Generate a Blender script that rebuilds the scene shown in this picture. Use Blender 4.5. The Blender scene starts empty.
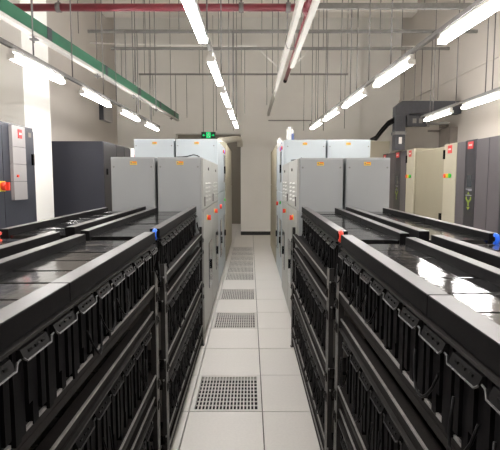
import bpy, bmesh, math, random
from mathutils import Vector, Matrix
random.seed(7)
SC = bpy.context.scene
COL = SC.collection
R = math.radians

# ------------------------------------------------------------ camera, world, exposure
CAM_H = 1.55
PITCH = math.atan(46 / 480)
cd = bpy.data.cameras.new('camera')
cd.sensor_fit = 'HORIZONTAL'
cd.sensor_width = 36
cd.lens = 480 / 500 * 36
cd.clip_start = 0.02
cam = bpy.data.objects.new('camera', cd)
cam.location = (0, 0, CAM_H)
cam.rotation_euler = (math.pi / 2 - PITCH, 0, 0)
COL.objects.link(cam)
SC.camera = cam
w = bpy.data.worlds.new('world')
SC.world = w
w.use_nodes = True
w.node_tree.nodes['Background'].inputs[0].default_value = (0.8, 0.8, 0.8, 1)
w.node_tree.nodes['Background'].inputs[1].default_value = 0.02
SC.view_settings.view_transform = 'Standard'
SC.view_settings.look = 'None'
SC.view_settings.exposure = 0.0
SC.view_settings.gamma = 1
SC.view_settings.use_curve_mapping = False
LAMP_POWER = 66.0
LAMP_TINT = (1.0, 0.972, 0.955)

# ------------------------------------------------------------ materials
def mat(name, col, rough=0.5, metal=0.0, var=0.06, scale=8.0, bump=0.0, bscale=40.0, emit=0.0, spec=0.5, coat=0.0, stretch=None):
    m = bpy.data.materials.new(name)
    m.use_nodes = True
    nt = m.node_tree
    b = nt.nodes['Principled BSDF']
    b.inputs['Roughness'].default_value = rough
    b.inputs['Metallic'].default_value = metal
    b.inputs['Specular IOR Level'].default_value = spec
    if coat:
        b.inputs['Coat Weight'].default_value = coat
        b.inputs['Coat Roughness'].default_value = 0.1
    if emit:
        b.inputs['Base Color'].default_value = (*col, 1)
        b.inputs['Emission Color'].default_value = (*col, 1)
        b.inputs['Emission Strength'].default_value = emit
        return m
    tc = nt.nodes.new('ShaderNodeTexCoord')
    src = tc.outputs['Object']
    if stretch:
        mp = nt.nodes.new('ShaderNodeMapping')
        mp.inputs['Scale'].default_value = stretch
        nt.links.new(src, mp.inputs[0])
        src = mp.outputs[0]
    nz = nt.nodes.new('ShaderNodeTexNoise')
    nz.inputs['Scale'].default_value = scale
    nz.inputs['Detail'].default_value = 4
    nt.links.new(src, nz.inputs['Vector'])
    cr = nt.nodes.new('ShaderNodeValToRGB')
    cr.color_ramp.elements[0].position = 0.3
    cr.color_ramp.elements[1].position = 0.7
    cr.color_ramp.elements[0].color = (*[max(0, c * (1 - var)) for c in col], 1)
    cr.color_ramp.elements[1].color = (*[min(1, c * (1 + var)) for c in col], 1)
    nt.links.new(nz.outputs['Fac'], cr.inputs[0])
    nt.links.new(cr.outputs[0], b.inputs['Base Color'])
    if bump:
        n2 = nt.nodes.new('ShaderNodeTexNoise')
        n2.inputs['Scale'].default_value = bscale
        n2.inputs['Detail'].default_value = 2
        nt.links.new(src, n2.inputs['Vector'])
        bp = nt.nodes.new('ShaderNodeBump')
        bp.inputs['Strength'].default_value = bump
        bp.inputs['Distance'].default_value = 0.01
        nt.links.new(n2.outputs['Fac'], bp.inputs['Height'])
        nt.links.new(bp.outputs[0], b.inputs['Normal'])
    return m

M = {}
M['wall'] = mat('wall_paint', (0.82, 0.79, 0.725), 0.9, var=0.02, scale=1.5, bump=0.05, bscale=120, spec=0.2)
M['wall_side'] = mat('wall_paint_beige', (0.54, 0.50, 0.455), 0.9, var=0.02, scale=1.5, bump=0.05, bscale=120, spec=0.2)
M['wall_white'] = mat('wall_paint_white', (0.92, 0.905, 0.86), 0.85, var=0.02, scale=1.5, bump=0.04, bscale=120, spec=0.2)
M['ceil'] = mat('ceiling_paint', (0.90, 0.86, 0.80), 0.9, var=0.04, scale=1.0, spec=0.2)
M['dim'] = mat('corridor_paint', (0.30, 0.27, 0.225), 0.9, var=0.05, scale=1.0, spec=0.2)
M['skirting'] = mat('skirting_black', (0.02, 0.02, 0.02), 0.5)
M['tile'] = mat('floor_tile', (0.74, 0.715, 0.675), 0.42, var=0.03, scale=60, bump=0.03, bscale=150)
M['joint'] = mat('floor_joint', (0.10, 0.09, 0.08), 0.8)
M['sub'] = mat('subfloor_dark', (0.006, 0.0055, 0.005), 0.9)
M['vent'] = mat('vent_metal', (0.66, 0.64, 0.60), 0.45, var=0.04)
M['rail'] = mat('rail_black', (0.006, 0.0054, 0.0058), 0.5, var=0.15, scale=14, bump=0.03, bscale=30, spec=0.08)
M['rail_face'] = M['rail']
M['top_sheen'] = mat('rail_top_sheen', (0.085, 0.080, 0.080), 0.33, var=0.08, scale=14, bump=0.02, bscale=30, spec=0.6)  # paler than the black rail: lamp sheen painted on its top
M['panel'] = mat('cover_plastic', (0.009, 0.0088, 0.009), 0.10, var=0.25, scale=10, bump=0.12, bscale=15, stretch=(1, 0.6, 1), spec=0.5)
M['lip'] = mat('moulded_lip', (0.026, 0.025, 0.025), 0.32, var=0.2, scale=30)
M['edge'] = mat('edge_highlight', (0.30, 0.29, 0.28), 0.36, metal=0.3, var=0.25, scale=30)  # paler than the steel: specular line painted along beam lips and post edges
M['steel'] = mat('painted_steel', (0.016, 0.014, 0.0133), 0.50, var=0.12, scale=20, bump=0.04, spec=0.06)
M['post'] = mat('post_steel', (0.030, 0.028, 0.027), 0.35, var=0.1, scale=20, spec=0.10)
M['black'] = mat('black_plastic', (0.004, 0.0036, 0.004), 0.55, var=0.2, scale=20, spec=0.06)
M['conn'] = mat('connector_plastic', (0.009, 0.0085, 0.0085), 0.34, var=0.15, scale=30, spec=0.10)
M['cable'] = mat('cable_rubber', (0.005, 0.0046, 0.005), 0.42, spec=0.10)
M['casing'] = mat('battery_casing', (0.10, 0.09, 0.08), 0.55, var=0.1)
M['gcab'] = mat('cabinet_grey', (0.325, 0.337, 0.340), 0.42, var=0.02, scale=3, bump=0.015, bscale=200)
M['wcab'] = mat('cabinet_pale_blue', (0.46, 0.51, 0.535), 0.38, var=0.02, scale=3)
M['gdoor'] = mat('cabinet_door_grey', (0.40, 0.40, 0.375), 0.42, var=0.02, scale=3)
M['beige'] = mat('cabinet_beige', (0.36, 0.325, 0.235), 0.42, var=0.02, scale=3)
M['beige2'] = mat('cabinet_beige_pale', (0.53, 0.49, 0.38), 0.42, var=0.02, scale=3)
M['dark'] = mat('cabinet_dark', (0.034, 0.036, 0.050), 0.42, var=0.05, scale=3, bump=0.01)
M['dark2'] = mat('cabinet_charcoal', (0.036, 0.034, 0.036), 0.42, var=0.04, scale=4)
M['ups'] = mat('cabinet_mauve_grey', (0.105, 0.094, 0.102), 0.45, var=0.04, scale=4)
M['upsdark'] = mat('display_panel_dark', (0.028, 0.028, 0.036), 0.35, var=0.05)
M['lgrey'] = mat('panel_light_grey', (0.36, 0.34, 0.335), 0.5, var=0.02)
M['glass'] = mat('dark_glass', (0.05, 0.06, 0.07), 0.12)
M['red'] = mat('red_plastic', (0.85, 0.06, 0.03), 0.35)
M['logo'] = mat('logo_red', (0.72, 0.05, 0.05), 0.4)
M['yellow'] = mat('label_yellow', (0.80, 0.50, 0.03), 0.5)
M['yel2'] = mat('plate_yellow', (0.95, 0.70, 0.05), 0.45)
M['white'] = mat('white_paint', (0.84, 0.82, 0.78), 0.45, var=0.02)
M['blue'] = mat('blue_plastic', (0.02, 0.16, 0.95), 0.3)
M['mutedblue'] = mat('muted_blue', (0.10, 0.14, 0.32), 0.4)
M['green'] = mat('tray_green', (0.025, 0.125, 0.07), 0.45, var=0.1, scale=6)
M['pipe_red'] = mat('pipe_red', (0.15, 0.012, 0.022), 0.4, var=0.1)
M['galv'] = mat('galvanised', (0.22, 0.215, 0.205), 0.5, metal=0.3, var=0.12, scale=25)
M['rod'] = mat('rod_steel', (0.15, 0.14, 0.135), 0.5, metal=0.3)
M['duct'] = mat('duct_grey', (0.045, 0.047, 0.056), 0.45, var=0.15, scale=18, bump=0.1)
M['brown'] = mat('box_brown', (0.22, 0.19, 0.165), 0.6, var=0.1)
M['lime'] = mat('mark_lime', (0.26, 0.36, 0.04), 0.5)
M['marks'] = mat('mark_pale', (0.45, 0.45, 0.50), 0.5)
M['tube'] = mat('lamp_tube', LAMP_TINT, emit=LAMP_POWER)
M['sign_green'] = mat('sign_green', (0.0, 0.75, 0.22), emit=0.75)
M['sign_dark'] = mat('sign_dark', (0.01, 0.07, 0.03), 0.4)
M['ind_r'] = mat('indicator_red', (1.0, 0.10, 0.03), 0.3)
M['ind_y'] = mat('indicator_yellow', (0.95, 0.62, 0.02), 0.3)
M['ind_g'] = mat('indicator_green', (0.04, 0.55, 0.05), 0.3)
M['trunk'] = mat('trunk_paint', (0.50, 0.485, 0.45), 0.5, var=0.02)
M['louvre'] = mat('louvre_paint', (0.56, 0.56, 0.53), 0.45, var=0.02)
M['hose'] = mat('hose_cream', (0.80, 0.76, 0.66), 0.6, var=0.04)

# ------------------------------------------------------------ mesh helpers
class MB:
    """Collects shapes and makes ONE mesh from them."""
    def __init__(s):
        s.v, s.f, s.m, s.sm = [], [], [], []
    def box(s, x0, x1, y0, y1, z0, z1, m=0):
        x0, x1 = min(x0, x1), max(x0, x1)
        y0, y1 = min(y0, y1), max(y0, y1)
        z0, z1 = min(z0, z1), max(z0, z1)
        n = len(s.v)
        s.v += [(x0, y0, z0), (x1, y0, z0), (x1, y1, z0), (x0, y1, z0), (x0, y0, z1), (x1, y0, z1), (x1, y1, z1), (x0, y1, z1)]
        for q in ((0, 3, 2, 1), (4, 5, 6, 7), (0, 1, 5, 4), (1, 2, 6, 5), (2, 3, 7, 6), (3, 0, 4, 7)):
            s.f.append(tuple(n + i for i in q)); s.m.append(m); s.sm.append(False)
        return s
    def prism(s, pts, axis, a, b, m=0):
        """pts: 2D outline; axis 0/1/2 = extrude direction."""
        n = len(s.v); k = len(pts)
        def P(p, t):
            if axis == 0: return (t, p[0], p[1])
            if axis == 1: return (p[0], t, p[1])
            return (p[0], p[1], t)
        s.v += [P(p, a) for p in pts] + [P(p, b) for p in pts]
        for i in range(k):
            j = (i + 1) % k
            s.f.append((n + i, n + j, n + k + j, n + k + i)); s.m.append(m); s.sm.append(False)
        s.f.append(tuple(n + i for i in reversed(range(k)))); s.m.append(m); s.sm.append(False)
        s.f.append(tuple(n + k + i for i in range(k))); s.m.append(m); s.sm.append(False)
        return s
    def tube(s, pts, r, seg=6, m=0, r2=None):
        pts = [Vector(p) for p in pts]
        n = len(s.v); k = len(pts)
        up = None
        for i, p in enumerate(pts):
            d = (pts[min(i + 1, k - 1)] - pts[max(i - 1, 0)]).normalized()
            if up is None:
                up = Vector((0, 0, 1)) if abs(d.z) < 0.9 else Vector((1, 0, 0))
            a = d.cross(up).normalized(); b = a.cross(d).normalized(); up = b
            rr = r if r2 is None else r + (r2 - r) * i / (k - 1)
            for j in range(seg):
                t = 2 * math.pi * j / seg
                s.v.append(tuple(p + a * (rr * math.cos(t)) + b * (rr * math.sin(t))))
        for i in range(k - 1):
            for j in range(seg):
                q = (j + 1) % seg
                s.f.append((n + i * seg + j, n + i * seg + q, n + (i + 1) * seg + q, n + (i + 1) * seg + j)); s.m.append(m); s.sm.append(seg > 4)
        s.f.append(tuple(n + j for j in reversed(range(seg)))); s.m.append(m); s.sm.append(False)
        s.f.append(tuple(n + (k - 1) * seg + j for j in range(seg))); s.m.append(m); s.sm.append(False)
        return s
    def cyl(s, a, b, r, seg=10, m=0, r2=None):
        return s.tube([a, b], r, seg, m, r2)
    def ball(s, c, r, m=0, seg=10, rings=6, sx=1, sy=1, sz=1):
        n = len(s.v)
        for i in range(rings + 1):
            t = math.pi * (i + 0.02) / (rings + 0.04)
            for j in range(seg):
                p = 2 * math.pi * j / seg
                s.v.append((c[0] + sx * r * math.sin(t) * math.cos(p), c[1] + sy * r * math.sin(t) * math.sin(p), c[2] + sz * r * math.cos(t)))
        for i in range(rings):
            for j in range(seg):
                q = (j + 1) % seg
                s.f.append((n + i * seg + j, n + (i + 1) * seg + j, n + (i + 1) * seg + q, n + i * seg + q)); s.m.append(m); s.sm.append(True)
        return s
    def mesh(s, name, mats, bevel=0.0):
        me = bpy.data.meshes.new(name)
        me.from_pydata(s.v, [], s.f)
        for x in mats: me.materials.append(x)
        me.polygons.foreach_set('material_index', s.m)
        me.polygons.foreach_set('use_smooth', s.sm)
        bm = bmesh.new(); bm.from_mesh(me)
        bmesh.ops.recalc_face_normals(bm, faces=bm.faces[:])
        if bevel:
            bmesh.ops.bevel(bm, geom=bm.edges[:], offset=bevel, segments=2, affect='EDGES', profile=0.6)
        bm.to_mesh(me); bm.free(); me.update()
        return me
    def build(s, name, mats, parent=None, bevel=0.0, loc=None):
        if not isinstance(mats, (list, tuple)): mats = [mats]
        return put(name, s.mesh(name, mats, bevel), parent, loc)

def put(name, me, parent=None, loc=None, rot=None):
    o = bpy.data.objects.new(name, me)
    COL.objects.link(o)
    if parent: o.parent = parent
    if loc: o.location = loc
    if rot: o.rotation_euler = rot
    return o

def tag(o, label, cat, group=None):
    o['label'] = label; o['category'] = cat
    if group: o['group'] = group
    return o

def empty(name, loc, label, cat, group=None, rz=0.0):
    o = bpy.data.objects.new(name, None)
    o.empty_display_size = 0.1
    COL.objects.link(o)
    o.location = loc; o.rotation_euler = (0, 0, rz)
    return tag(o, label, cat, group)

def struct(o):
    o['kind'] = 'structure'
    return o

CACHE = {}
def cached(key, fn):
    if key not in CACHE: CACHE[key] = fn()
    return CACHE[key]

# ------------------------------------------------------------ room shell
XL, XR, YB, YF, ZC = -3.65, 4.10, 13.40, -3.0, 5.90
GX = [-0.901, -0.409, 0.083, 0.575, 1.067]      # floor joints across
GY0, GP = 3.081, 0.601
K0, K1 = -4, 20                                  # tile rows built one by one
ya, yb = GY0 + K0 * GP, GY0 + K1 * GP
fm = MB()
fm.box(XL - 1, GX[0], YF - 0.2, 17, -0.06, 0.0)
fm.box(GX[-1], XR + 1, YF - 0.2, 17, -0.06, 0.0)
fm.box(GX[0], GX[-1], YF - 0.2, ya, -0.06, 0.0)
fm.box(GX[0], GX[-1], yb, 17, -0.06, 0.0)
fm.box(GX[0] - 0.2, GX[-1] + 0.2, ya - 0.2, yb + 0.2, -0.42, -0.36, 1)
for i in range(5):
    if 0 < i < 4:
        fm.box(GX[i] - 0.015, GX[i] + 0.015, ya, yb, -0.06, -0.028, 2)
floor = struct(fm.build('floor', [M['tile'], M['sub'], M['joint']]))
PW, PD = GX[1] - GX[0], GP
g = 0.0035
def tile_me():
    return MB().box(g, PW - g, g, PD - g, -0.03, 0.0).mesh('floor_tile', [M['tile']], 0.0015)
def vent_me():
    b = MB(); e = 0.028
    x0, x1, y0, y1 = g, PW - g, g, PD - g
    b.box(x0, x1, y0, y0 + e, -0.03, 0); b.box(x0, x1, y1 - e, y1, -0.03, 0)
    b.box(x0, x0 + e, y0 + e, y1 - e, -0.03, 0); b.box(x1 - e, x1, y0 + e, y1 - e, -0.03, 0)
    nx, ny = 18, 9
    sx = (x1 - x0 - 2 * e) / nx; sy = (y1 - y0 - 2 * e) / ny
    for i in range(1, nx): b.box(x0 + e + i * sx - sx * 0.19, x0 + e + i * sx + sx * 0.19, y0 + e, y1 - e, -0.006, -0.0005)
    for j in range(1, ny): b.box(x0 + e, x1 - e, y0 + e + j * sy - sy * 0.085, y0 + e + j * sy + sy * 0.085, -0.006, -0.001)
    return b.mesh('vent_tile', [M['vent']])
TM, VM = tile_me(), vent_me()
VENTS = {0, 3, 5, 7, 8, 9, 10, 11, 12}
for i in range(4):
    for k in range(K0, K1):
        v = i == 1 and k in VENTS
        put('vent_tile' if v else 'floor_tile', VM if v else TM, floor, (GX[i], GY0 + k * GP, 0 if v else random.uniform(-0.0008, 0)))

struct(MB().box(XL - 0.2, XR + 0.2, YF - 0.2, 17, ZC, ZC + 0.2).build('ceiling', M['ceil']))
struct(MB().box(XL - 0.2, XL, YF, 17, 0, ZC).build('wall_left', M['wall_side']))
struct(MB().box(XR, XR + 0.2, YF, 17, 0, ZC).build('wall_right', M['wall_side']))
struct(MB().box(XL, XR, YF - 0.2, YF, 0, ZC).build('wall_front', M['wall']))
bw = MB()                                        # far wall with the wide opening left of its white pier
OX0, OX1, OZ = -2.05, -0.255, 2.79
bw.box(XL, OX0, YB, YB + 0.35, 0, ZC)
bw.box(OX0, OX1, YB, YB + 0.35, OZ, ZC)
bw.box(OX1, XR, YB, YB + 0.35, 0, ZC)
struct(bw.build('wall_back', M['wall_white']))
struct(MB().box(OX1, 3.0, YB - 0.14, YB - 0.001, 0.0, ZC - 0.001).build('wall_back_pier', M['wall_white']))
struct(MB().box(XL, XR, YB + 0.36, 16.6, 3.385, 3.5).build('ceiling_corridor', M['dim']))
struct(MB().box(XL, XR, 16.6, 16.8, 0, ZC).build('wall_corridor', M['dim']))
struct(MB().box(OX1, 3.0, YB - 0.155, YB - 0.14, 0.0, 0.10).build('baseboard_back', M['skirting']))
struct(MB().box(XL, -3.00, 6.50, 7.34, 0, ZC).build('trim_1', M['wall_white']))        # square column at the left wall
struct(MB().box(XL, XR, 12.2, 12.6, 5.62, ZC).build('trim_2', M['ceil']))                # ceiling beam
struct(MB().box(0.50, 1.66, YB - 0.165, YB - 0.141, 3.12, 3.145).build('trim_3', M['galv']))  # thin conduit across the far wall
struct(MB().box(XR - 0.03, XR, YF, YB, 3.55, 3.68).build('trim_4', M['wall_side']))     # ledge along the right wall

# ------------------------------------------------------------ battery racks
RZ = 1.30
def beam_me(L, h, d):
    key = ('beam', round(L, 3), h, d)
    def f():
        b = MB(); t = 0.006
        b.box(0, t, 0, L, 0, h)                      # web facing out
        b.box(t, d, 0, L, h - t, h); b.box(t, d, 0, L, 0, t)
        b.box(-0.005, 0.001, 0, L, h - 0.006, h + 0.001, 1)         # rolled top edge, its highlight painted in a paler colour
        b.box(-0.0015, 0, 0, L, h * 0.42, h * 0.46, 0)
        return b.mesh('shelf_beam', [M['steel'], M['edge']])
    return cached(key, f)

def battery_me(p, dep, hgt):
    key = ('bat', round(p, 3), round(dep, 3), round(hgt, 3))
    def f():
        b = MB(); w_ = p * 0.95
        b.box(0.035, dep, 0, w_, 0, hgt * 0.98)                    # grey casing
        b.box(0.022, 0.036, 0, w_, hgt * 0.42, hgt, 1)             # black front plate
        n = 5
        for i in range(n):                                         # black ribs and lugs down the front
            y = w_ * (i + 0.06) / n
            lo = (0.0, 0.0, 0.30, 0.0, 0.12)[i]
            b.box(0.008 + 0.006 * (i % 2), 0.036, y, y + w_ / n * (0.86 if i % 2 else 0.74), hgt * lo, hgt, 1)
        b.box(0.02, 0.09, 0, w_, hgt * 0.86, hgt, 1)
        return b.mesh('battery', [M['casing'], M['black']])
    return cached(key, f)

def conn_me(p):
    key = ('conn', round(p, 3))
    def f():
        b = MB(); w_ = p * 0.76
        b.prism([(-0.007, -0.010), (0.03, -0.010), (0.03, 0.011), (0.002, 0.011)], 1, 0.0, w_, 0)
        b.tube([(-0.007, -0.006, -0.002), (-0.010, 0.004, -0.010), (-0.010, w_ - 0.004, -0.010), (-0.004, w_ + 0.012, -0.001), (-0.002, p - 0.008, -0.001)], 0.0022, 4, 1)
        for q in (0.25, 0.5, 0.75): b.box(-0.005, 0.002, w_ * q - 0.006, w_ * q + 0.006, 0.0, 0.005, 0)
        return b.mesh('terminal_cover', [M['conn'], M['lip']])
    return cached(key, f)

def cable_me(p, h, i):
    key = ('cable', round(p, 3), round(h, 3), i)
    def f():
        rnd = random.Random(i * 17 + 3)
        b = MB()
        a = rnd.uniform(0.4, 0.9) * p; dpt = rnd.uniform(0.6, 0.85) * h
        pts = []
        for k in range(9):
            t = k / 8
            pts.append((-0.008 - 0.018 * math.sin(math.pi * t), t * a + 0.01 * math.sin(5 * t + i), -dpt * math.sin(math.pi * (0.08 + 0.84 * t)) ** 0.6))
        b.tube(pts, 0.0032, 5)
        return b.mesh('link_cable', [M['cable']])
    return cached(key, f)

NB = 13
def rack(label, s, loc, rz, L, W, full=True, off=0.0, ra=0.0, n=11):
    """A rack of batteries under glossy covers. Local x runs away from the aisle (s = -1 left, +1 right), y along it."""
    t = empty('battery_rack', loc, label, 'battery rack', None, rz)
    RM = Matrix.Rotation(ra, 3, 'Z')
    def top(name, me, loc=(0, 0, 0), rot=(0, 0, 0)):
        v = RM @ Vector(loc)
        return put(name, me, t, (v.x + s * off, v.y, v.z), (rot[0], rot[1], rot[2] + ra))
    sg = 'L' if s < 0 else 'R'
    def mir(key, fn):
        me = cached((sg, key), lambda: mirrored(fn(), s))
        return me
    p = L / n
    lip = 0.004
    # rails on top
    rp = [(0.0, 1.222), (0.05, 1.222), (0.05, RZ), (0.0, RZ)]
    for h0, h1 in ((0.0, 0.45 * L - 0.002), (0.45 * L + 0.002, L)):
        for x0, x1, z0, z1 in ((0.0, 0.05, 1.252, RZ), (W - 0.045, W, 1.238, RZ - 0.010)):
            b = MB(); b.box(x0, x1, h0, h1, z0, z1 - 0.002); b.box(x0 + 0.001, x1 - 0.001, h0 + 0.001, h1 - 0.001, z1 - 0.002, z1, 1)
            top('top_rail', mirrored(b.mesh('top_rail', [M['rail'], M['top_sheen']], 0.0008), s))
    # upstand under the rail with its row of slots
    b = MB(); b.box(0.014, 0.03, 0, L, 1.205, 1.2515)
    for k in range(n * 2):
        b.box(0.010, 0.014, k * p / 2 + 0.006, k * p / 2 + p / 2 - 0.006, 1.243, 1.2475)
    top('rail_bracket', mirrored(b.mesh('rail_bracket', [M['conn']]), s))
    # covers
    for k in range(n):
        me = mir(('cover', round(p, 3), round(W, 3)), lambda: MB().box(0.05, W - 0.046, 0.005, p - 0.005, 1.236, 1.257).mesh('cover_panel', [M['panel']], 0.002))
        top('cover_panel', me, (0, k * p, random.uniform(-0.0015, 0.0015)), (R(random.uniform(-0.35, 0.35)), R(random.uniform(-0.25, 0.25)), 0))
    # frame
    for (zt, h, x0) in ((1.05, 0.052, 0.0), (0.925, 0.06, 0.008), (0.612, 0.05, 0.0), (0.502, 0.052, 0.008), (0.195, 0.05, 0.0), (0.085, 0.06, 0.004)):
        me = mir(('beam', round(L, 3), h), lambda: beam_me(L, h, 0.035).copy())
        put('shelf_beam', me, t, (s * x0, 0, zt - h))
        if not full or zt > 1.0:
            put('shelf_beam', me, t, (s * (W - 0.036), 0, zt - h))
    for y in (0.012, L - 0.042):
        for x in (0.0, W - 0.03):
            me = mir('post', lambda: MB().box(0, 0.006, 0.004, 0.026, 0, 1.115).box(-0.001, 0.006, 0, 0.004, 0, 1.115, 1).box(-0.001, 0.006, 0.026, 0.03, 0, 1.115, 1).box(0.006, 0.03, 0, 0.006, 0, 1.115).box(-0.006, 0.04, -0.006, 0.036, 0.0, 0.008).mesh('post', [M['post'], M['edge']]))
            put('post', me, t, (s * (x - (0.012 if x == 0 else 0)), y, 0))
    for z in (0.985, 0.875, 0.56, 0.455):
        for y in (0.012, L - 0.042):
            me = mir('bracket', lambda: MB().prism([(-0.012, -0.012), (0.042, -0.012), (0.042, 0.006), (0.02, 0.03), (-0.012, 0.03)], 0, -0.016, -0.012, 0).cyl((-0.021, 0.012, 0.015), (-0.016, 0.012, 0.015), 0.006, 6, 1).cyl((-0.021, 0.026, -0.003), (-0.016, 0.026, -0.003), 0.006, 6, 1).mesh('corner_bracket', [M['steel'], M['post']]))
            put('corner_bracket', me, t, (0, y, z))
    # shelves and batteries
    TIERS = ((1.045, 1.236), (0.607, 0.872), (0.190, 0.446)) if full else ((1.045, 1.200),)
    pb = L / NB
    for ti, (z0, z1) in enumerate(TIERS):
        me = mir(('shelf', round(L, 3), round(W, 3)), lambda: MB().box(0.03, W - 0.03, 0.01, L - 0.01, -0.03, -0.012).box(W - 0.045, W - 0.038, 0.01, L - 0.01, -0.012, 0.15).mesh('shelf_plate', [M['black']]))
        put('shelf_plate', me, t, (0, 0, z0))
        b = MB(); b.box(-0.004, 0.018, 0.03, L - 0.03, -0.004, 0.003)
        if full: (top if ti == 0 else lambda a, b_, c: put(a, b_, t, c))('bus_bar', mirrored(b.mesh('bus_bar', [M['post']]), s), (0, 0, z1 + 0.006))
        for k in range(NB):
            y0 = k * pb
            if ti and (k == 0 or k == NB - 1): continue
            hh = z1 - z0
            me = mir(('bat', round(pb, 3), round(W, 3), round(hh, 3)), lambda: battery_me(pb, W - 0.06, hh).copy())
            (top if ti == 0 else lambda a, b_, c: put(a, b_, t, c))('battery', me, (0, y0 + pb * 0.05, z0))
            if not full: continue
            me = mir(('conn', round(pb, 3)), lambda: conn_me(pb).copy())
            (top if ti == 0 else lambda a, b_, c, d: put(a, b_, t, c, d))('terminal_cover', me, (s * -0.002, y0 + pb * 0.16, z1 - 0.018), (R(random.uniform(-1.5, 1.5)), 0, 0))
            if random.random() < 0.35: continue
            i = random.randrange(5)
            me = mir(('cable', round(pb, 3), round(hh, 3), i), lambda: cable_me(pb, hh, i).copy())
            (top if ti == 0 else lambda a, b_, c: put(a, b_, t, c))('link_cable', me, (0, y0 + pb * random.uniform(0.1, 0.5), z1 - 0.02))
    return t

def mirrored(me, s):
    if s > 0: return me
    bm = bmesh.new(); bm.from_mesh(me)
    for v in bm.verts: v.co.x = -v.co.x
    bmesh.ops.reverse_faces(bm, faces=bm.faces[:])
    bm.to_mesh(me); bm.free(); me.update()
    return me

def cap(rk, x, y, z, col, name='terminal_cap'):
    b = MB()
    b.tube([(0, 0.010, -0.022), (0, -0.006, -0.018), (0, -0.014, 0.0), (0, -0.006, 0.016), (0, 0.012, 0.018)], 0.011, 8)
    o = b.build(name, M[col], rk, 0, (x, y, z))
    o['label'] = {'red': 'red terminal cap', 'blue': 'blue terminal cap'}[col]
    c = MB(); c.tube([(0, 0, -0.04), (0.004, -0.01, -0.08), (-0.004, -0.03, -0.15), (0, -0.06, -0.19), (0, -0.08, -0.10)], 0.008, 6)
    c.build('link_cable', M['cable'], rk, 0, (x, y, z))

LN, LF = 2.05, 1.98
n1 = rack('black battery rack left of the aisle, nearest the camera', -1, (-0.455, 0.22, 0), 0, LN, 0.375, True, -0.031, R(0.75))
n2 = rack('black battery rack left of the aisle, ending at the grey cabinets', -1, (-0.446, 2.42, 0), 0, LF, 0.40, True, 0.012, R(1.0))
n3 = rack('near black battery rack on the far left, beside the dark red-tagged cabinet', -1, (-0.876, 0.22, 0), R(0.75), LN, 0.385, False)
n4 = rack('farther black battery rack on the left, in front of the dark blue cabinets', -1, (-0.918, 2.50, 0), R(1.2), LF - 0.07, 0.39, False)
r1 = rack('black battery rack right of the aisle, nearest the camera', 1, (0.404, 0.10, 0), 0, LN, 0.335, True, -0.039, R(-1.25))
r2 = rack('black battery rack right of the aisle, ending at the grey cabinets', 1, (0.394, 2.30, 0), 0, 2.06, 0.345, True, 0.028, R(-1.35))
r3 = rack('near black battery rack on the far right, under the lamp reflections', 1, (0.772, 0.10, 0), R(-1.25), LN, 0.36, False)
r4 = rack('farther black battery rack on the right, in front of the beige cabinet', 1, (0.815, 2.30, 0), R(-1.5), 2.06, 0.38, False)
cap(n2, -0.028, -0.05, 1.277, 'blue')
cap(r2, 0.034, -0.055, 1.282, 'red')
cap(n4, -0.37, -0.05, 1.255, 'red')
cap(r4, 0.345, -0.05, 1.268, 'blue')
cap(n1, -0.05, 1.93, 0.80, 'red')
cap(r1, 0.06, 1.90, 0.80, 'blue')

# ------------------------------------------------------------ cabinets along the aisle
def label_part(par, x, y, z, wd=0.062, ht=0.032):
    b = MB()
    b.box(x - wd / 2, x + wd / 2, y - 0.003, y, z - ht / 2, z + ht / 2, 0)
    b.box(x - wd * 0.15, x + wd * 0.42, y - 0.004, y - 0.003, z + ht * 0.16, z + ht * 0.40, 1)
    b.box(x - wd * 0.42, x - wd * 0.25, y - 0.004, y - 0.003, z - ht * 0.2, z + ht * 0.3, 2)
    b.box(x - wd * 0.2, x + wd * 0.35, y - 0.004, y - 0.003, z - ht * 0.3, z - ht * 0.12, 2)
    b.build('warning_label', [M['yellow'], M['red'], M['brown']], par)['label'] = 'yellow warning label with red heading'

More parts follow.
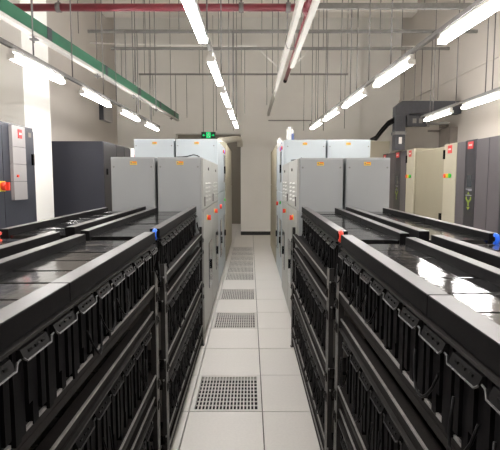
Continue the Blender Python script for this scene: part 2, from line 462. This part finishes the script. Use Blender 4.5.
def aisle_cabinet(name, label, s, xa, xb, y0, y1, zt, body, door, kind, group=None):
    """Tall electrical cabinet; its doors face the aisle (x = xa), its side panel faces the camera (y = y0)."""
    cx = (xa + xb) / 2
    t = empty(name, (cx, y0, 0), label, 'cabinet', group)
    X = lambda d: xa + s * d - cx            # d metres behind the door plane
    hw = abs(xb - xa) / 2
    L = y1 - y0
    MB().box(X(0.02), X(2 * hw), 0.012, L, 0.06, zt).build('cabinet_body', M[body], t, 0.004)
    MB().box(X(0.03), X(2 * hw - 0.01), 0.03, L - 0.01, 0.0, 0.06).build('plinth', M['skirting'], t)
    MB().box(X(0.028), X(2 * hw - 0.006), 0.0, 0.013, 0.07, zt - 0.012).build('side_panel', M[body], t, 0.003)
    for d in (0.05, 2 * hw - 0.03):
        for z in (zt - 0.09, 0.25):
            MB().cyl((X(d), 0.001, z), (X(d), -0.004, z), 0.009, 8).build('bolt', M['galv'], t)
    label_part(t, X(hw), 0.0, zt - 0.055)
    if kind is None: return t
    zs = 1.262 if kind == 'grey' else 1.36
    d = MB().box(X(0), X(0.02), 0.012, L - 0.012, zs + 0.006, zt - 0.012).build('upper_door', M[door], t, 0.003)
    e = MB().box(X(0), X(0.02), 0.012, L - 0.012, 0.075, zs - 0.006).build('lower_door', M[door], t, 0.003)
    if kind == 'grey':
        for i in range(5):
            for c in range(2):
                yy = L * (0.30 + 0.34 * c); zz = zs + 0.07 + 0.042 * i
                MB().prism([(X(0.0), zz), (X(-0.012), zz + 0.002), (X(0.0), zz + 0.016)], 1, yy - 0.10, yy + 0.10).build('louvre', M['louvre'], d)
        MB().cyl((X(0), L * 0.5, zt - 0.1), (X(-0.012), L * 0.5, zt - 0.1), 0.016, 8).build('lock', M['rod'], d)
        MB().box(X(0), X(-0.010), 0.07, 0.10, zs + 0.03, zs + 0.12).build('handle', M['rod'], d, 0.002)
        b = MB(); b.box(X(0), X(-0.004), 0.33, 0.42, 1.14, 1.19, 0)
        b.build('switch_plate', M['yel2'], e)
        b = MB(); b.cyl((X(-0.003), 0.375, 1.163), (X(-0.022), 0.375, 1.163), 0.025, 10); b.box(X(-0.022), X(-0.036), 0.364, 0.386, 1.138, 1.188)
        b.build('rotary_switch', M['red'], e)
        b = MB(); b.box(X(0), X(-0.006), 0.53, 0.92, 0.40, 0.88)
    else:
        if 's' in kind:
            b = MB(); b.box(X(0), X(-0.006), L * 0.55, L * 0.85, 1.50, 1.95); b.build('window', M['glass'], d, 0.002)
            b = MB(); b.box(X(-0.006), X(-0.024), L * 0.60, L * 0.64, 1.64, 1.76); b.build('handle', M['black'], d, 0.002)
            for yy, c in ((L * 0.36, 'red'), (L * 0.54, 'blue'), (L * 0.72, 'red')):
                MB().cyl((X(0), yy, zt - 0.09), (X(-0.016), yy, zt - 0.09), 0.026, 10).build('indicator', M[c], d)
        if 'r' in kind: MB().cyl((X(0), 0.40, 1.155), (X(-0.03), 0.40, 1.155), 0.033, 10).build('rotary_switch', M['red'], e)
        if 'g' in kind: MB().cyl((X(0), 0.60, 1.20), (X(-0.02), 0.60, 1.20), 0.024, 10).build('indicator', M['ind_g'], e)
        b = MB(); b.box(X(0), X(-0.006), 0.48, 0.85, 0.40, 0.95)
    b.build('window', M['glass'], e, 0.002)
    MB().box(X(-0.006), X(-0.02), 0.70, 0.72, 0.58, 0.68).build('handle', M['black'], e, 0.002)
    return t

aisle_cabinet('switch_cabinet', 'nearest grey cabinet on the aisle\'s left, standing at the end of the black rack', -1, -0.432, -0.857, 4.46, 5.47, 1.752, 'gcab', 'gdoor', 'grey')
aisle_cabinet('switch_cabinet', 'second grey cabinet along the left of the aisle, against the pale blue one', -1, -0.432, -0.857, 5.48, 6.50, 1.752, 'gcab', 'gdoor', 'grey')
aisle_cabinet('switch_cabinet', 'outer grey cabinet left of the aisle, next to the dark blue cabinets', -1, -0.861, -1.287, 4.46, 5.47, 1.752, 'gcab', 'gdoor', None)
aisle_cabinet('switch_cabinet', 'nearest grey cabinet on the aisle\'s right, standing at the end of the black rack', 1, 0.436, 0.864, 4.46, 5.47, 1.745, 'gcab', 'gdoor', 'grey')
aisle_cabinet('switch_cabinet', 'second grey cabinet along the right of the aisle, against the pale blue one', 1, 0.436, 0.864, 5.48, 6.50, 1.745, 'gcab', 'gdoor', 'grey')
aisle_cabinet('switch_cabinet', 'outer grey cabinet right of the aisle, next to the slim dark panel', 1, 0.868, 1.297, 4.46, 5.47, 1.745, 'gcab', 'gdoor', None)
aisle_cabinet('distribution_cabinet', 'taller pale blue cabinet left of the aisle, rising behind the grey cabinets', -1, -0.436, -1.0, 6.52, 7.52, 2.085, 'wcab', 'wcab', 'w:r')
aisle_cabinet('distribution_cabinet', 'farther pale blue cabinet on the left, next to the narrow beige one', -1, -0.436, -1.0, 7.53, 8.50, 2.085, 'wcab', 'wcab', 'w:gs')
aisle_cabinet('distribution_cabinet', 'outer pale blue cabinet on the left with an orange label, behind the outer grey one', -1, -1.004, -1.56, 6.52, 7.52, 2.085, 'wcab', 'wcab', None)
aisle_cabinet('distribution_cabinet', 'taller pale blue cabinet right of the aisle, rising behind the grey cabinets', 1, 0.456, 1.02, 6.52, 7.40, 2.075, 'wcab', 'wcab', 'w:gs')
aisle_cabinet('distribution_cabinet', 'farther pale blue cabinet on the right, next to the narrow beige one', 1, 0.456, 1.02, 7.41, 8.30, 2.075, 'wcab', 'wcab', 'w:r')
aisle_cabinet('distribution_cabinet', 'outer pale blue cabinet on the right with an orange label, behind the outer grey one', 1, 1.024, 1.62, 6.52, 7.40, 2.075, 'wcab', 'wcab', None)

def beige_cabinet(label, s, xa, xb, y0, y1, zt, name='beige_cabinet'):
    cx = (xa + xb) / 2
    t = empty(name, (cx, y0, 0), label, 'cabinet')
    X = lambda d: xa + s * d - cx
    L = y1 - y0; hw = abs(xb - xa)
    MB().box(X(0.02), X(hw), 0, L, 0.06, zt).build('cabinet_body', M['beige'], t, 0.005)
    MB().box(X(0.03), X(hw - 0.01), 0.02, L - 0.02, 0, 0.06).build('plinth', M['skirting'], t)
    n = 3
    for i in range(n):
        d = MB().box(X(0), X(0.02), L * i / n + 0.006, L * (i + 1) / n - 0.006, 0.08, 1.42).build('lower_door', M['beige'], t, 0.003)
        d = MB().box(X(0), X(0.02), L * i / n + 0.006, L * (i + 1) / n - 0.006, 1.435, zt - 0.012).build('upper_door', M['beige'], t, 0.003)
    return t
beige_cabinet('narrow beige cabinet at the far end of the left aisle side, by the dark opening', -1, -0.430, -1.0, 8.56, 11.30, 2.20)
beige_cabinet('narrow beige cabinet at the far end of the right aisle side, by the white pier', 1, 0.455, 1.02, 8.36, 10.6, 2.14)

# things on top of the cabinets
def spray(label, loc, h):
    t = empty('plastic_bottle', loc, label, 'bottle')
    b = MB(); r = 0.045
    b.tube([(0, 0, 0), (0, 0, h * 0.62), (0, 0, h * 0.74), (0, 0, h * 0.80)], r, 12)
    b.build('bottle_body', M['white'], t)
    MB().cyl((0, 0, h * 0.79), (0, 0, h * 0.86), 0.024, 10).cyl((0, 0, h * 0.86), (0, 0, h), 0.03, 10, 0, 0.022).build('bottle_cap', M['white'], t)
    MB().box(0.02, 0.052, -0.047, 0.01, h * 0.02, h * 0.5).build('bottle_label', M['mutedblue'], t)
spray('white bottle with a blue mark standing on the right pale blue cabinet', (0.545, 6.66, 2.075), 0.185)
spray('small white bottle standing on the farther right pale blue cabinet', (0.50, 8.15, 2.075), 0.16)
b = MB(); b.tube([(-0.10, 0, 0.006), (-0.05, 0.02, 0.008), (0.0, -0.01, 0.012), (0.06, 0.02, 0.03), (0.10, 0.0, 0.02), (0.12, 0, 0.006)], 0.006, 6)
tag(b.build('loose_cable', M['cable'], None, 0, (-0.60, 4.62, 1.752)), 'short dark cable lying on top of the left grey cabinet', 'cable')
b = MB(); b.tube([(-0.06, 0, 0.006), (0.0, 0.02, 0.012), (0.05, -0.01, 0.03), (0.09, 0.0, 0.008)], 0.006, 6)
tag(b.build('loose_cable', M['cable'], None, 0, (0.50, 5.2, 1.745)), 'short dark cable lying on top of the right grey cabinet', 'cable')

# ------------------------------------------------------------ left wall cabinets
def tag_plate(par, x, y0, y1, z0, z1, s, nm='red_tag'):
    b = MB(); b.box(x, x + s * 0.006, y0, y1, z0, z1, 0)
    my, mz, w_, h_ = (y0 + y1) / 2, (z0 + z1) / 2, abs(y1 - y0), z1 - z0
    for i in range(3): b.box(x + s * 0.006, x + s * 0.008, my + w_ * (-0.3 + 0.22 * i), my + w_ * (-0.16 + 0.22 * i), mz - h_ * 0.1, mz + h_ * 0.12, 1)
    o = b.build(nm, [M['logo'], M['white']], par); o['label'] = 'red square tag with small white marks'
    return o
t = empty('power_cabinet', (-2.4, 3.555, 0), 'dark cabinet at the left edge with a light grey panel and red knob', 'cabinet')
MB().box(-0.93, -0.015, 0, 1.855, 0.0, 2.11).build('cabinet_body', M['dark'], t, 0.006)
MB().box(-0.015, 0.0, 1.15, 1.835, 0.1, 2.07).build('door', M['dark'], t, 0.003)
MB().box(-0.015, 0.0, 0.02, 1.14, 0.1, 2.07).build('door', M['dark'], t, 0.003)
pz = [1.335, 1.525, 1.70, 1.875, 2.09]
py0, py1 = 1.28, 1.56
for i in range(4):
    MB().box(0.0, 0.035, py0, py1, pz[i] + 0.002, pz[i + 1] - 0.002).build('light_panel', M['lgrey'], t, 0.003)['label'] = 'light grey panel section'
tag_plate(t, 0.035, 1.40, 1.48, 1.965, 2.055, 1)
MB().cyl((0.035, 1.35, 1.58), (0.05, 1.35, 1.58), 0.014, 8).build('push_button', M['red'], t)
b = MB(); b.box(0.0, 0.006, 1.05, 1.16, 1.43, 1.53, 0)
b.build('switch_plate', M['yel2'], t)
MB().cyl((0.006, 1.10, 1.48), (0.05, 1.10, 1.48), 0.042, 12).box(0.05, 0.075, 1.085, 1.115, 1.44, 1.52).build('rotary_switch', M['red'], t)
MB().box(0.0, 0.02, 1.76, 1.795, 1.70, 1.82).build('handle', M['black'], t)
MB().box(0.0, 0.004, 1.70, 1.77, 2.0, 2.05).build('name_plate', M['brown'], t)

CX = -2.37
for i, (y0, y1, lab) in enumerate(((7.85, 8.60, 'wide dark blue cabinet behind the left racks, front of its row'),
                                   (8.61, 9.13, 'second dark cabinet of the row behind the left racks'),
                                   (9.14, 9.62, 'last dark cabinet of the left row, beside the small white cabinet'))):
    t = empty('battery_cabinet', (CX, y0, 0), lab, 'cabinet')
    L = y1 - y0
    MB().box(-0.88, -0.02, 0.014, L, 0.0, 2.16).build('cabinet_body', M['dark2' if i else 'dark'], t, 0.004)
    MB().box(-0.875, -0.01, 0.0, 0.013, 0.05, 2.155).build('side_panel', M['dark'], t, 0.003)
    MB().box(-0.02, 0.0, 0.01, L - 0.01, 0.08, 2.14).build('door', M['dark2'], t, 0.003)
    MB().box(0.0, 0.02, 0.12, 0.16, 1.62, 1.72).build('handle', M['black'], t)
t = empty('white_cabinet', (-2.37, 9.70, 0), 'small white cabinet with a red mark at the end of the dark left row', 'cabinet')
MB().box(-0.6, 0.0, 0, 0.42, 0, 2.16).build('cabinet_body', M['white'], t, 0.005)
MB().box(0.0, 0.012, 0.02, 0.40, 0.08, 2.12).build('door', M['white'], t, 0.003)
MB().box(0.012, 0.018, 0.14, 0.27, 1.93, 2.04).build('red_mark', M['logo'], t)
t = empty('wall_box', (XL, 11.85, 2.98), 'flat grey box fixed high on the left wall', 'box')
MB().box(0, 0.12, 0, 0.70, 0, 0.42).build('box_body', M['lgrey'], t, 0.004)
MB().box(0.0, 0.10, -0.03, 0.0, 0.0, 0.62).build('edge_strip', M['duct'], t)

# ------------------------------------------------------------ right wall cabinets (faces look at -x)
RX = 3.05
def green_mark(par, x, y, z):
    b = MB(); d = 0.003
    b.box(x - d, x, y - 0.016, y + 0.016, z - 0.075, z - 0.02)
    b.prism([(y - 0.018, z - 0.03), (y + 0.018, z - 0.03), (y + 0.085, z + 0.02), (y + 0.085, z + 0.055), (y + 0.05, z + 0.055), (y + 0.05, z + 0.025), (y, z - 0.005), (y - 0.05, z + 0.025), (y - 0.05, z + 0.055), (y - 0.085, z + 0.055), (y - 0.085, z + 0.02)], 0, x - d, x)
    b.prism([(y - 0.05, z - 0.09), (y + 0.05, z - 0.09), (y, z - 0.13)], 0, x - d, x)
    b.prism([(y - 0.03, z + 0.085), (y + 0.035, z + 0.085), (y + 0.01, z + 0.125)], 0, x - d, x)
    o = b.build('green_mark', M['lime'], par); o['label'] = 'lime green forked arrow mark'
    b = MB()
    for i, q in enumerate((0.155, 0.14, 0.07)):
        b.box(x - d, x, y - 0.09, y + (0.02 if i % 2 else 0.09), z + q, z + q + 0.008)
    b.build('printed_lines', M['marks'], par)

def ups(label, y0, widths, zt, dark_at):
    t = empty('ups_cabinet', (RX, y0, 0), label, 'cabinet')
    y = 0.0; tot = sum(widths)
    MB().box(0.02, 0.95, 0, tot, 0, zt).build('cabinet_body', M['ups'], t, 0.005)
    for i, w_ in enumerate(widths):
        if i in dark_at:
            p = MB().box(0.0, 0.022, y + 0.004, y + w_ - 0.004, 0.06, zt + 0.004).build('display_panel', M['upsdark'], t, 0.003)
            tag_plate(p, 0.0, y + w_ * 0.28, y + w_ * 0.78, zt - 0.12, zt - 0.02, -1)
            MB().box(-0.004, 0.0, y + w_ * 0.3, y + w_ * 0.75, 1.44, 1.60).build('screen', M['glass'], p)
            green_mark(p, 0.0, y + w_ * 0.55, 1.25)
        else:
            MB().box(0.0, 0.022, y + 0.006, y + w_ - 0.006, 0.06, zt - 0.004).build('door', M['ups'], t, 0.003)
        y += w_
    return t
YW = lambda u: RX * 480 / (u - 250) * 1.0
e = [YW(u) for u in (512, 499.5, 486.7, 474, 463.7, 455)]
ups('mauve grey power cabinet at the right edge with a dark panel and green mark', e[0], [e[i + 1] - e[i] for i in range(5)], 2.085, (0, 3))
def status_col(label, y0, y1, zt):
    t = empty('status_cabinet', (RX, y0, 0), label, 'cabinet')
    L = y1 - y0
    MB().box(0.02, 0.9, 0, L, 0, zt).build('cabinet_body', M['beige'], t, 0.005)
    d = MB().box(0, 0.02, 0.006, L - 0.006, 0.06, zt - 0.006).build('door', M['beige2'], t, 0.003)
    tag_plate(d, 0.0, L * 0.36, L * 0.68, zt - 0.15, zt - 0.03, -1)
    for k, c in enumerate(('ind_g', 'ind_y', 'ind_r')):
        yy = L * (0.42 + 0.20 * k)
        MB().cyl((0, yy, 1.60), (-0.025, yy, 1.60), 0.034, 10).build('indicator_light', M[c], d)
    MB().box(-0.02, 0, L * 0.90, L * 0.99, 1.86, 2.0).build('handle', M['black'], d)
    return t
status_col('pale beige cabinet column with three lights, beside the mauve grey one', YW(455) + 0.01, YW(442) - 0.01, 2.09)
t = empty('beige_cabinet', (RX + 0.03, YW(442), 0), 'wide plain beige cabinet between the two columns with lights', 'cabinet')
L = YW(413) - YW(442) - 0.01
MB().box(0.02, 0.9, 0, L, 0, 2.06).build('cabinet_body', M['beige'], t, 0.005)
MB().box(0, 0.02, 0.006, L - 0.006, 0.06, 2.05).build('door', M['beige'], t, 0.003)
MB().box(-0.02, 0, 0.08, 0.15, 0.86, 1.0).build('handle', M['black'], t)
status_col('farther pale beige column with three lights, behind the wide beige cabinet', YW(413) + 0.01, YW(405) - 0.01, 2.12)
e = [YW(u) + 0.01 for u in (405, 399.5, 394, 386, 382)]
ups('farther mauve grey power cabinet under the grey cable duct', e[0], [e[i + 1] - e[i] for i in range(4)], 2.11, (1, 3))
t = empty('pale_cabinet', (2.62, 11.25, 0), 'pale beige cabinet at the far right behind the cable duct', 'cabinet')
MB().box(-0.05, 0.62, 0, 0.8, 0, 2.42).build('cabinet_body', M['beige2'], t, 0.005)
MB().box(-0.03, 0.60, -0.014, 0.0, 0.06, 2.38).build('side_panel', M['beige2'], t, 0.003)
MB().box(-0.072, -0.05, 0.02, 0.78, 0.06, 2.40).build('door', M['beige2'], t, 0.003)

# cable duct on the right
t = empty('cable_duct', (2.92, 9.55, 2.11), 'dark grey cable duct bending from the cabinets to the right wall', 'duct')
MB().box(-0.10, 0.095, -0.11, 0.11, 0.0, 0.66).build('riser', M['duct'], t, 0.006)
MB().prism([(-0.10, 0.66), (0.095, 0.66), (0.18, 0.70), (1.165, 0.70), (1.165, 0.94), (0.02, 0.94), (-0.10, 0.84)], 1, -0.11, 0.11).build('bend', M['duct'], t, 0.006)
MB().box(-0.115, 0.11, -0.125, 0.125, 0.30, 0.36).build('joint_band', M['galv'], t)
MB().box(-0.03, 0.03, -0.115, -0.11, 0.12, 0.25).build('white_label', M['white'], t)
MB().box(0.12, 0.55, -0.08, 0.06, 0.46, 0.66).box(0.14, 0.9, -0.02, 0.02, 0.66, 0.71).build('support_box', M['duct'], t, 0.004)
for k in (0.24, 0.36): MB().box(k, k + 0.07, -0.085, -0.08, 0.52, 0.61).build('socket', M['galv'], t)
b = MB(); b.box(0.5, 0.95, -0.10, 0.05, 0.50, 0.54); b.box(0.52, 0.56, -0.1, -0.08, 0.44, 0.60); b.build('support_bracket', M['galv'], t)
b = MB()
for o in (0.0, 0.06):
    b.tube([(-0.10, 0.0, 0.62 - o), (-0.17, 0.15, 0.57 - o), (-0.23, 0.4, 0.45 - o), (-0.26, 0.7, 0.33 - o), (-0.27, 1.0 + o, 0.312)], 0.028, 8)
b.build('hose', M['cable'], t)['label'] = 'pair of thick black cables'
t = empty('wall_unit', (XR, 9.6, 2.16), 'brown box with a bracket on the right wall above the beige column', 'box')
MB().box(-0.16, 0, 0, 0.55, 0, 0.42).build('box_body', M['brown'], t, 0.01)
MB().box(-0.40, 0, 0.5, 0.54, 0.36, 0.40).box(-0.2, -0.14, 0.1, 0.45, 0.42, 0.52).build('bracket', M['brown'], t)

# ------------------------------------------------------------ far end: exit sign and hose
t = empty('exit_sign', (-1.06, 12.4, 2.58), 'green lit exit sign with a running figure hanging before the opening', 'sign')
MB().box(-0.18, 0.18, 0, 0.05, 0, 0.165).build('sign_case', M['sign_dark'], t, 0.004)
b = MB(); b.box(-0.055, 0.055, -0.003, 0, 0.01, 0.155, 0)
b.build('lit_panel', M['sign_green'], t)
b = MB(); y = -0.006
b.ball((0.012, y, 0.132), 0.013, 0, 8, 5, 1, 0.2, 1)
b.prism([(0.0, 0.118), (0.022, 0.112), (0.006, 0.075), (-0.012, 0.078)], 1, y - 0.002, y)
b.prism([(0.0, 0.078), (0.008, 0.078), (0.034, 0.056), (0.026, 0.032), (0.016, 0.034), (0.020, 0.052)], 1, y - 0.002, y)
b.prism([(-0.012, 0.08), (0.0, 0.076), (-0.014, 0.050), (-0.042, 0.036), (-0.044, 0.044), (-0.022, 0.056)], 1, y - 0.002, y)
b.prism([(0.016, 0.114), (0.02, 0.104), (0.042, 0.090), (0.044, 0.098)], 1, y - 0.002, y)
b.prism([(0.0, 0.116), (-0.03, 0.100), (-0.034, 0.082), (-0.026, 0.082), (-0.02, 0.094), (0.002, 0.104)], 1, y - 0.002, y)
b.build('running_figure', M['white'], t)
for sx in (-1, 1):
    b = MB()
    b.prism([(sx * 0.155, 0.082), (sx * 0.115, 0.115), (sx * 0.115, 0.092), (sx * 0.08, 0.092), (sx * 0.08, 0.072), (sx * 0.115, 0.072), (sx * 0.115, 0.050)], 1, -0.003, 0.0)
    b.build('arrow', M['sign_green'], t)
for sx in (-0.13, 0.13): MB().cyl((sx, 0.025, 0.16), (sx, 0.025, ZC - 2.58), 0.006, 6).build('hanger_rod', M['rod'], t)
b = MB(); b.tube([(-0.66, 9.95, 2.285), (-0.62, 10.2, 2.35), (-0.54, 10.7, 2.40), (-0.46, 11.6, 2.49), (-0.38, 12.4, 2.57), (-0.31, 12.9, 2.61), (-0.275, 13.12, 2.57), (-0.272, 13.14, 2.42)], 0.075, 10)
tag(b.build('flexible_hose', M['hose'], None), 'cream flexible hose running from the left beige cabinet to the pier', 'hose')

# ------------------------------------------------------------ lamps
def hanger(par, x, y, z0, z1, r=0.007):
    return MB().cyl((x, y, z0), (x, y, z1), r, 6).build('hanger_rod', M['rod'], par)
LL = 1.09
def lamp_me(part):
    b = MB(); L = LL
    if part == 'housing':
        b.prism([(-0.013, 0.07), (0.013, 0.07), (0.016, 0.05), (0.013, 0.026), (-0.013, 0.026), (-0.016, 0.05)], 1, 0, L, 0)
        return b.mesh('housing', [M['white']])
    if part == 'tube':
        return MB().cyl((0, 0.03, 0), (0, L - 0.03, 0), 0.0145, 10).mesh('fluorescent_tube', [M['tube']])
    b.box(-0.034, 0.034, 0, 0.025, -0.016, 0.028)
    return b.mesh('end_cap', [M['white']], 0.003)
HM, TUM, EM = lamp_me('housing'), lamp_me('tube'), lamp_me('cap')
def lamp(x, y, rz, label, group):
    t = empty('fluorescent_lamp', (x, y, 2.565), label, 'lamp', group, rz)
    put('housing', HM, t)
    for d in (-0.0185, 0.0185): put('fluorescent_tube', TUM, t, (d, 0, 0))
    put('end_cap', EM, t, (0, 0, 0)); put('end_cap', EM, t, (0, LL - 0.025, 0))
    return t
ORD = ['nearest', 'second', 'third', 'fourth', 'fifth']
def row(word, xn, yn, xf, yf, starts, shown, rods):
    sl = (xf - xn) / (yf - yn); rz = -math.atan(sl)
    X = lambda y: xn + (y - yn) * sl
    y0, y1 = min(starts) - 0.2, max(starts) + 1.3
    t = empty('lamp_rail', (X(y0), y0, 2.64), 'grey ceiling-hung rail carrying the %s of lamps' % word, 'rail', None, rz)
    MB().box(-0.017, 0.017, 0, (y1 - y0), 0.0, 0.035).build('rail_channel', M['galv'], t, 0.002)
    for r_ in rods: hanger(t, 0, r_ - y0, 0.035, ZC - 2.64)
    k = 0
    for y in sorted(starts):
        if y >= shown:
            lamp(X(y), y, rz, '%s of the lit tube lamps in the %s, counted from the camera' % (ORD[k], word), 'lamps in the ' + word); k += 1
        else:
            lamp(X(y), y, rz, '%s lamp of the %s, out of the picture' % (ORD[sorted(starts).index(y)].replace('nearest', 'hindmost').replace('second', 'second hindmost').replace('third', 'third hindmost'), word), 'near lamps of the ' + word)
row('left row', -2.0, 4.0, -1.93, 10.2, [0.6, 2.35, 4.12, 5.76, 7.42, 9.06], 3.5, [1.0, 3.0, 4.55, 5.5, 6.6, 7.2, 8.4, 9.6])
row('row over the aisle', -0.345, 3.74, -0.262, 9.8, [-0.7, 0.95, 2.60, 4.22, 5.75, 7.15, 8.52], 2.2, [1.5, 3.95, 5.5, 7.0, 8.4, 9.7])
row('right row', 1.43, 3.77, 1.25, 9.98, [-0.6, 1.0, 2.62, 4.31, 5.86, 7.34, 8.80], 2.2, [1.2, 3.2, 4.9, 5.7, 6.6, 7.2, 8.4, 9.2, 9.9])
row('far right row', 3.07, 6.0, 3.07, 8.6, [2.9, 4.45, 5.96, 7.44], 5.5, [3.5, 5.5, 6.4, 7.3, 8.2])

lamp(-1.35, 14.6, 0.0, 'unseen tube lamp added above the lintel to brighten the corridor beyond the opening', 'added corridor lamps').location.z = 3.315  # lamp added out of view to brighten the dark opening

# ------------------------------------------------------------ overhead services
X2 = lambda u, Y, z: (u - 250) / 480 * (Y * math.cos(PITCH) - (z - CAM_H) * math.sin(PITCH))
SZ = 4.0
def strut(label, x0, x1, y, rods_up, rods_dn, sz=0.05, SZ=SZ):
    t = empty('strut_channel', (0, y, SZ), label, 'channel')
    b = MB(); b.box(x0, x1, -0.02, 0.02, 0.0, sz); b.box(x0, x1, -0.028, 0.028, sz * 0.42, sz * 0.58)
    b.build('channel', M['galv'], t)
    for x in rods_up: hanger(t, x, 0.03, 0, ZC - SZ)
    for x, z in rods_dn: hanger(t, x, -0.03, z - SZ, 0.02)
    return t
strut('second grey cross channel from the front, level below the red pipe', -2.73, 3.83, 8.36, (-2.9, -1.2, 0.2, 1.0, 2.2, 3.6), ((-2.1, 3.05), (-1.9, 2.677), (-1.6, 2.7), (-0.29, 2.677), (1.31, 2.677), (3.07, 2.677)))
strut('third grey cross channel from the front, shorter on the left', -2.65, 3.80, 9.43, (-2.0, -0.6, 1.4, 2.9), ((-2.45, 3.4), (-2.2, 3.4), (-1.92, 2.677), (-0.27, 2.677), (-0.1, 2.8), (0.32, 3.3), (1.26, 2.677), (2.95, 3.06), (3.15, 3.06), (3.28, 3.06), (3.6, 3.06)))
strut('thin farthest grey cross channel, ending left of the trunking', -2.63, 0.70, 11.65, (-2.5, -1.2, -0.2), ((-2.6, 3.2), (-2.3, 3.05), (-1.76, 2.95), (-1.5, 3.0), (-0.8, 2.7), (-0.4, 2.7), (0.40, 3.3)), 0.035)
strut('thin farthest grey cross channel, right of the trunking', 0.95, 2.32, 11.65, (1.2, 2.3), ((1.28, 2.7), (1.75, 2.7), (2.25, 2.75)), 0.035)
strut('nearest grey cross channel, level with the red pipe on the right', 0.84, 4.06, 6.25, (2.2, 3.3), ((1.35, 2.677), (3.07, 2.677)), 0.07, 3.67)
PZ = 3.69
t = empty('sprinkler_pipe', (0, 6.25, PZ), 'dark red pipe crossing under the ceiling and turning along the aisle', 'pipe')
MB().cyl((XL, 0, 0), (0.72, 0, 0), 0.047, 12).build('cross_pipe', M['pipe_red'], t)
b = MB(); b.ball((0.745, 0.0, 0.0), 0.076, 0, 12, 8); b.cyl((0.66, 0, 0), (0.72, 0, 0), 0.066, 12); b.cyl((0.745, 0.05, 0), (0.745, 0.14, -0.005), 0.066, 12); b.cyl((0.745, -0.05, 0.0), (0.75, -0.4, 0.02), 0.066, 12)
b.build('elbow', M['pipe_red'], t)
MB().cyl((0.745, 0.1, -0.02), (0.755, 4.1, -0.04), 0.038, 12).build('branch_pipe', M['pipe_red'], t)
MB().cyl((0.755, 4.1, -0.04), (0.756, 4.35, -0.04), 0.041, 12).build('pipe_end', M['black'], t)
for x in (-2.4, -0.11, 0.48): MB().cyl((x, 0, 0), (x, 0, ZC - PZ), 0.012, 6).cyl((x - 0.03, 0, 0), (x + 0.03, 0, 0), 0.06, 10).build('pipe_hanger', M['rod'], t)

# white trunkings running down the room
t = empty('cable_trunking', (0.50, 3.0, 3.25), 'white trunking along the ceiling, left of the red pipe, ending at the far wall', 'trunking')
MB().box(-0.03, 0.025, 0, YB - 0.15 - 3.0, 0, 0.10).build('trunk_channel', M['trunk'], t, 0.003)
for y in (1.4, 3.6, 5.8, 8.0): hanger(t, 0.0, y, 0.10, ZC - 3.25, 0.008)
MB().tube([(-0.03, 3.3, 0.12), (-0.05, 3.3, 0.02), (-0.02, 3.3, -0.05), (0.02, 3.3, -0.04), (0.03, 3.3, 0.04)], 0.006, 6).build('hook', M['rod'], t)
t = empty('cable_trunking', (0.645, 3.0, 3.25), 'white trunking along the ceiling, right of the red pipe', 'trunking')
MB().box(-0.03, 0.03, 0, 4.6, 0.0, 0.06).build('trunk_channel', M['trunk'], t, 0.003)
for y in (1.6, 4.2): hanger(t, 0.0, y, 0.06, ZC - 3.25, 0.008)
# thin white pipes slanting to the trunking
def on(u, v, Y):
    a = (u - 250) / 480; bb = (225 - v) / 480
    dy = math.cos(PITCH) + bb * math.sin(PITCH); dz = -math.sin(PITCH) + bb * math.cos(PITCH)
    return (a * Y / dy, Y, CAM_H + dz * Y / dy)
tag(MB().tube([on(90, 43, 10.3), on(180, 45.5, 10.3), on(255, 46, 10.3), on(279, 68, 10.3)], 0.014, 6).build('water_pipe', M['white'], None), 'thin white pipe slanting down to the trunking from the left', 'pipe')
tag(MB().tube([on(420, 46, 10.3), on(311, 49, 10.3), on(287, 71, 10.3)], 0.014, 6).build('water_pipe', M['white'], None), 'thin white pipe slanting down to the trunking from the right', 'pipe')

# green cable tray
GA, GB = Vector((-2.20, 3.4, 2.96)), Vector((-1.735, 11.9, 2.98))
gl = (GB - GA).length; gz = -math.atan2(GB.x - GA.x, GB.y - GA.y)
t = empty('cable_tray', GA, 'green cable tray with a white lower edge, slanting in above the left lamps', 'tray', None, gz)
MB().box(-0.045, 0.0, 0, gl, 0.03, 0.165).build('tray_side', M['green'], t, 0.003)
MB().box(-0.055, 0.012, 0, gl, -0.006, 0.03).build('lower_flange', M['trunk'], t, 0.003)
for y in (1.75, 3.45, 5.1, 6.6, 8.0):
    MB().box(0.0, 0.006, y, y + 0.10, 0.03, 0.165).build('joint_strip', M['duct'], t)
    b = MB(); b.cyl((-0.02, y - 0.25, -0.07), (-0.02, y - 0.25, 0), 0.008, 6); b.box(-0.05, 0.02, y - 0.28, y - 0.22, -0.045, -0.032)
    b.build('hanger_bolt', M['rod'], t)
    hanger(t, -0.022, y - 0.25, 0.16, ZC - 2.97)
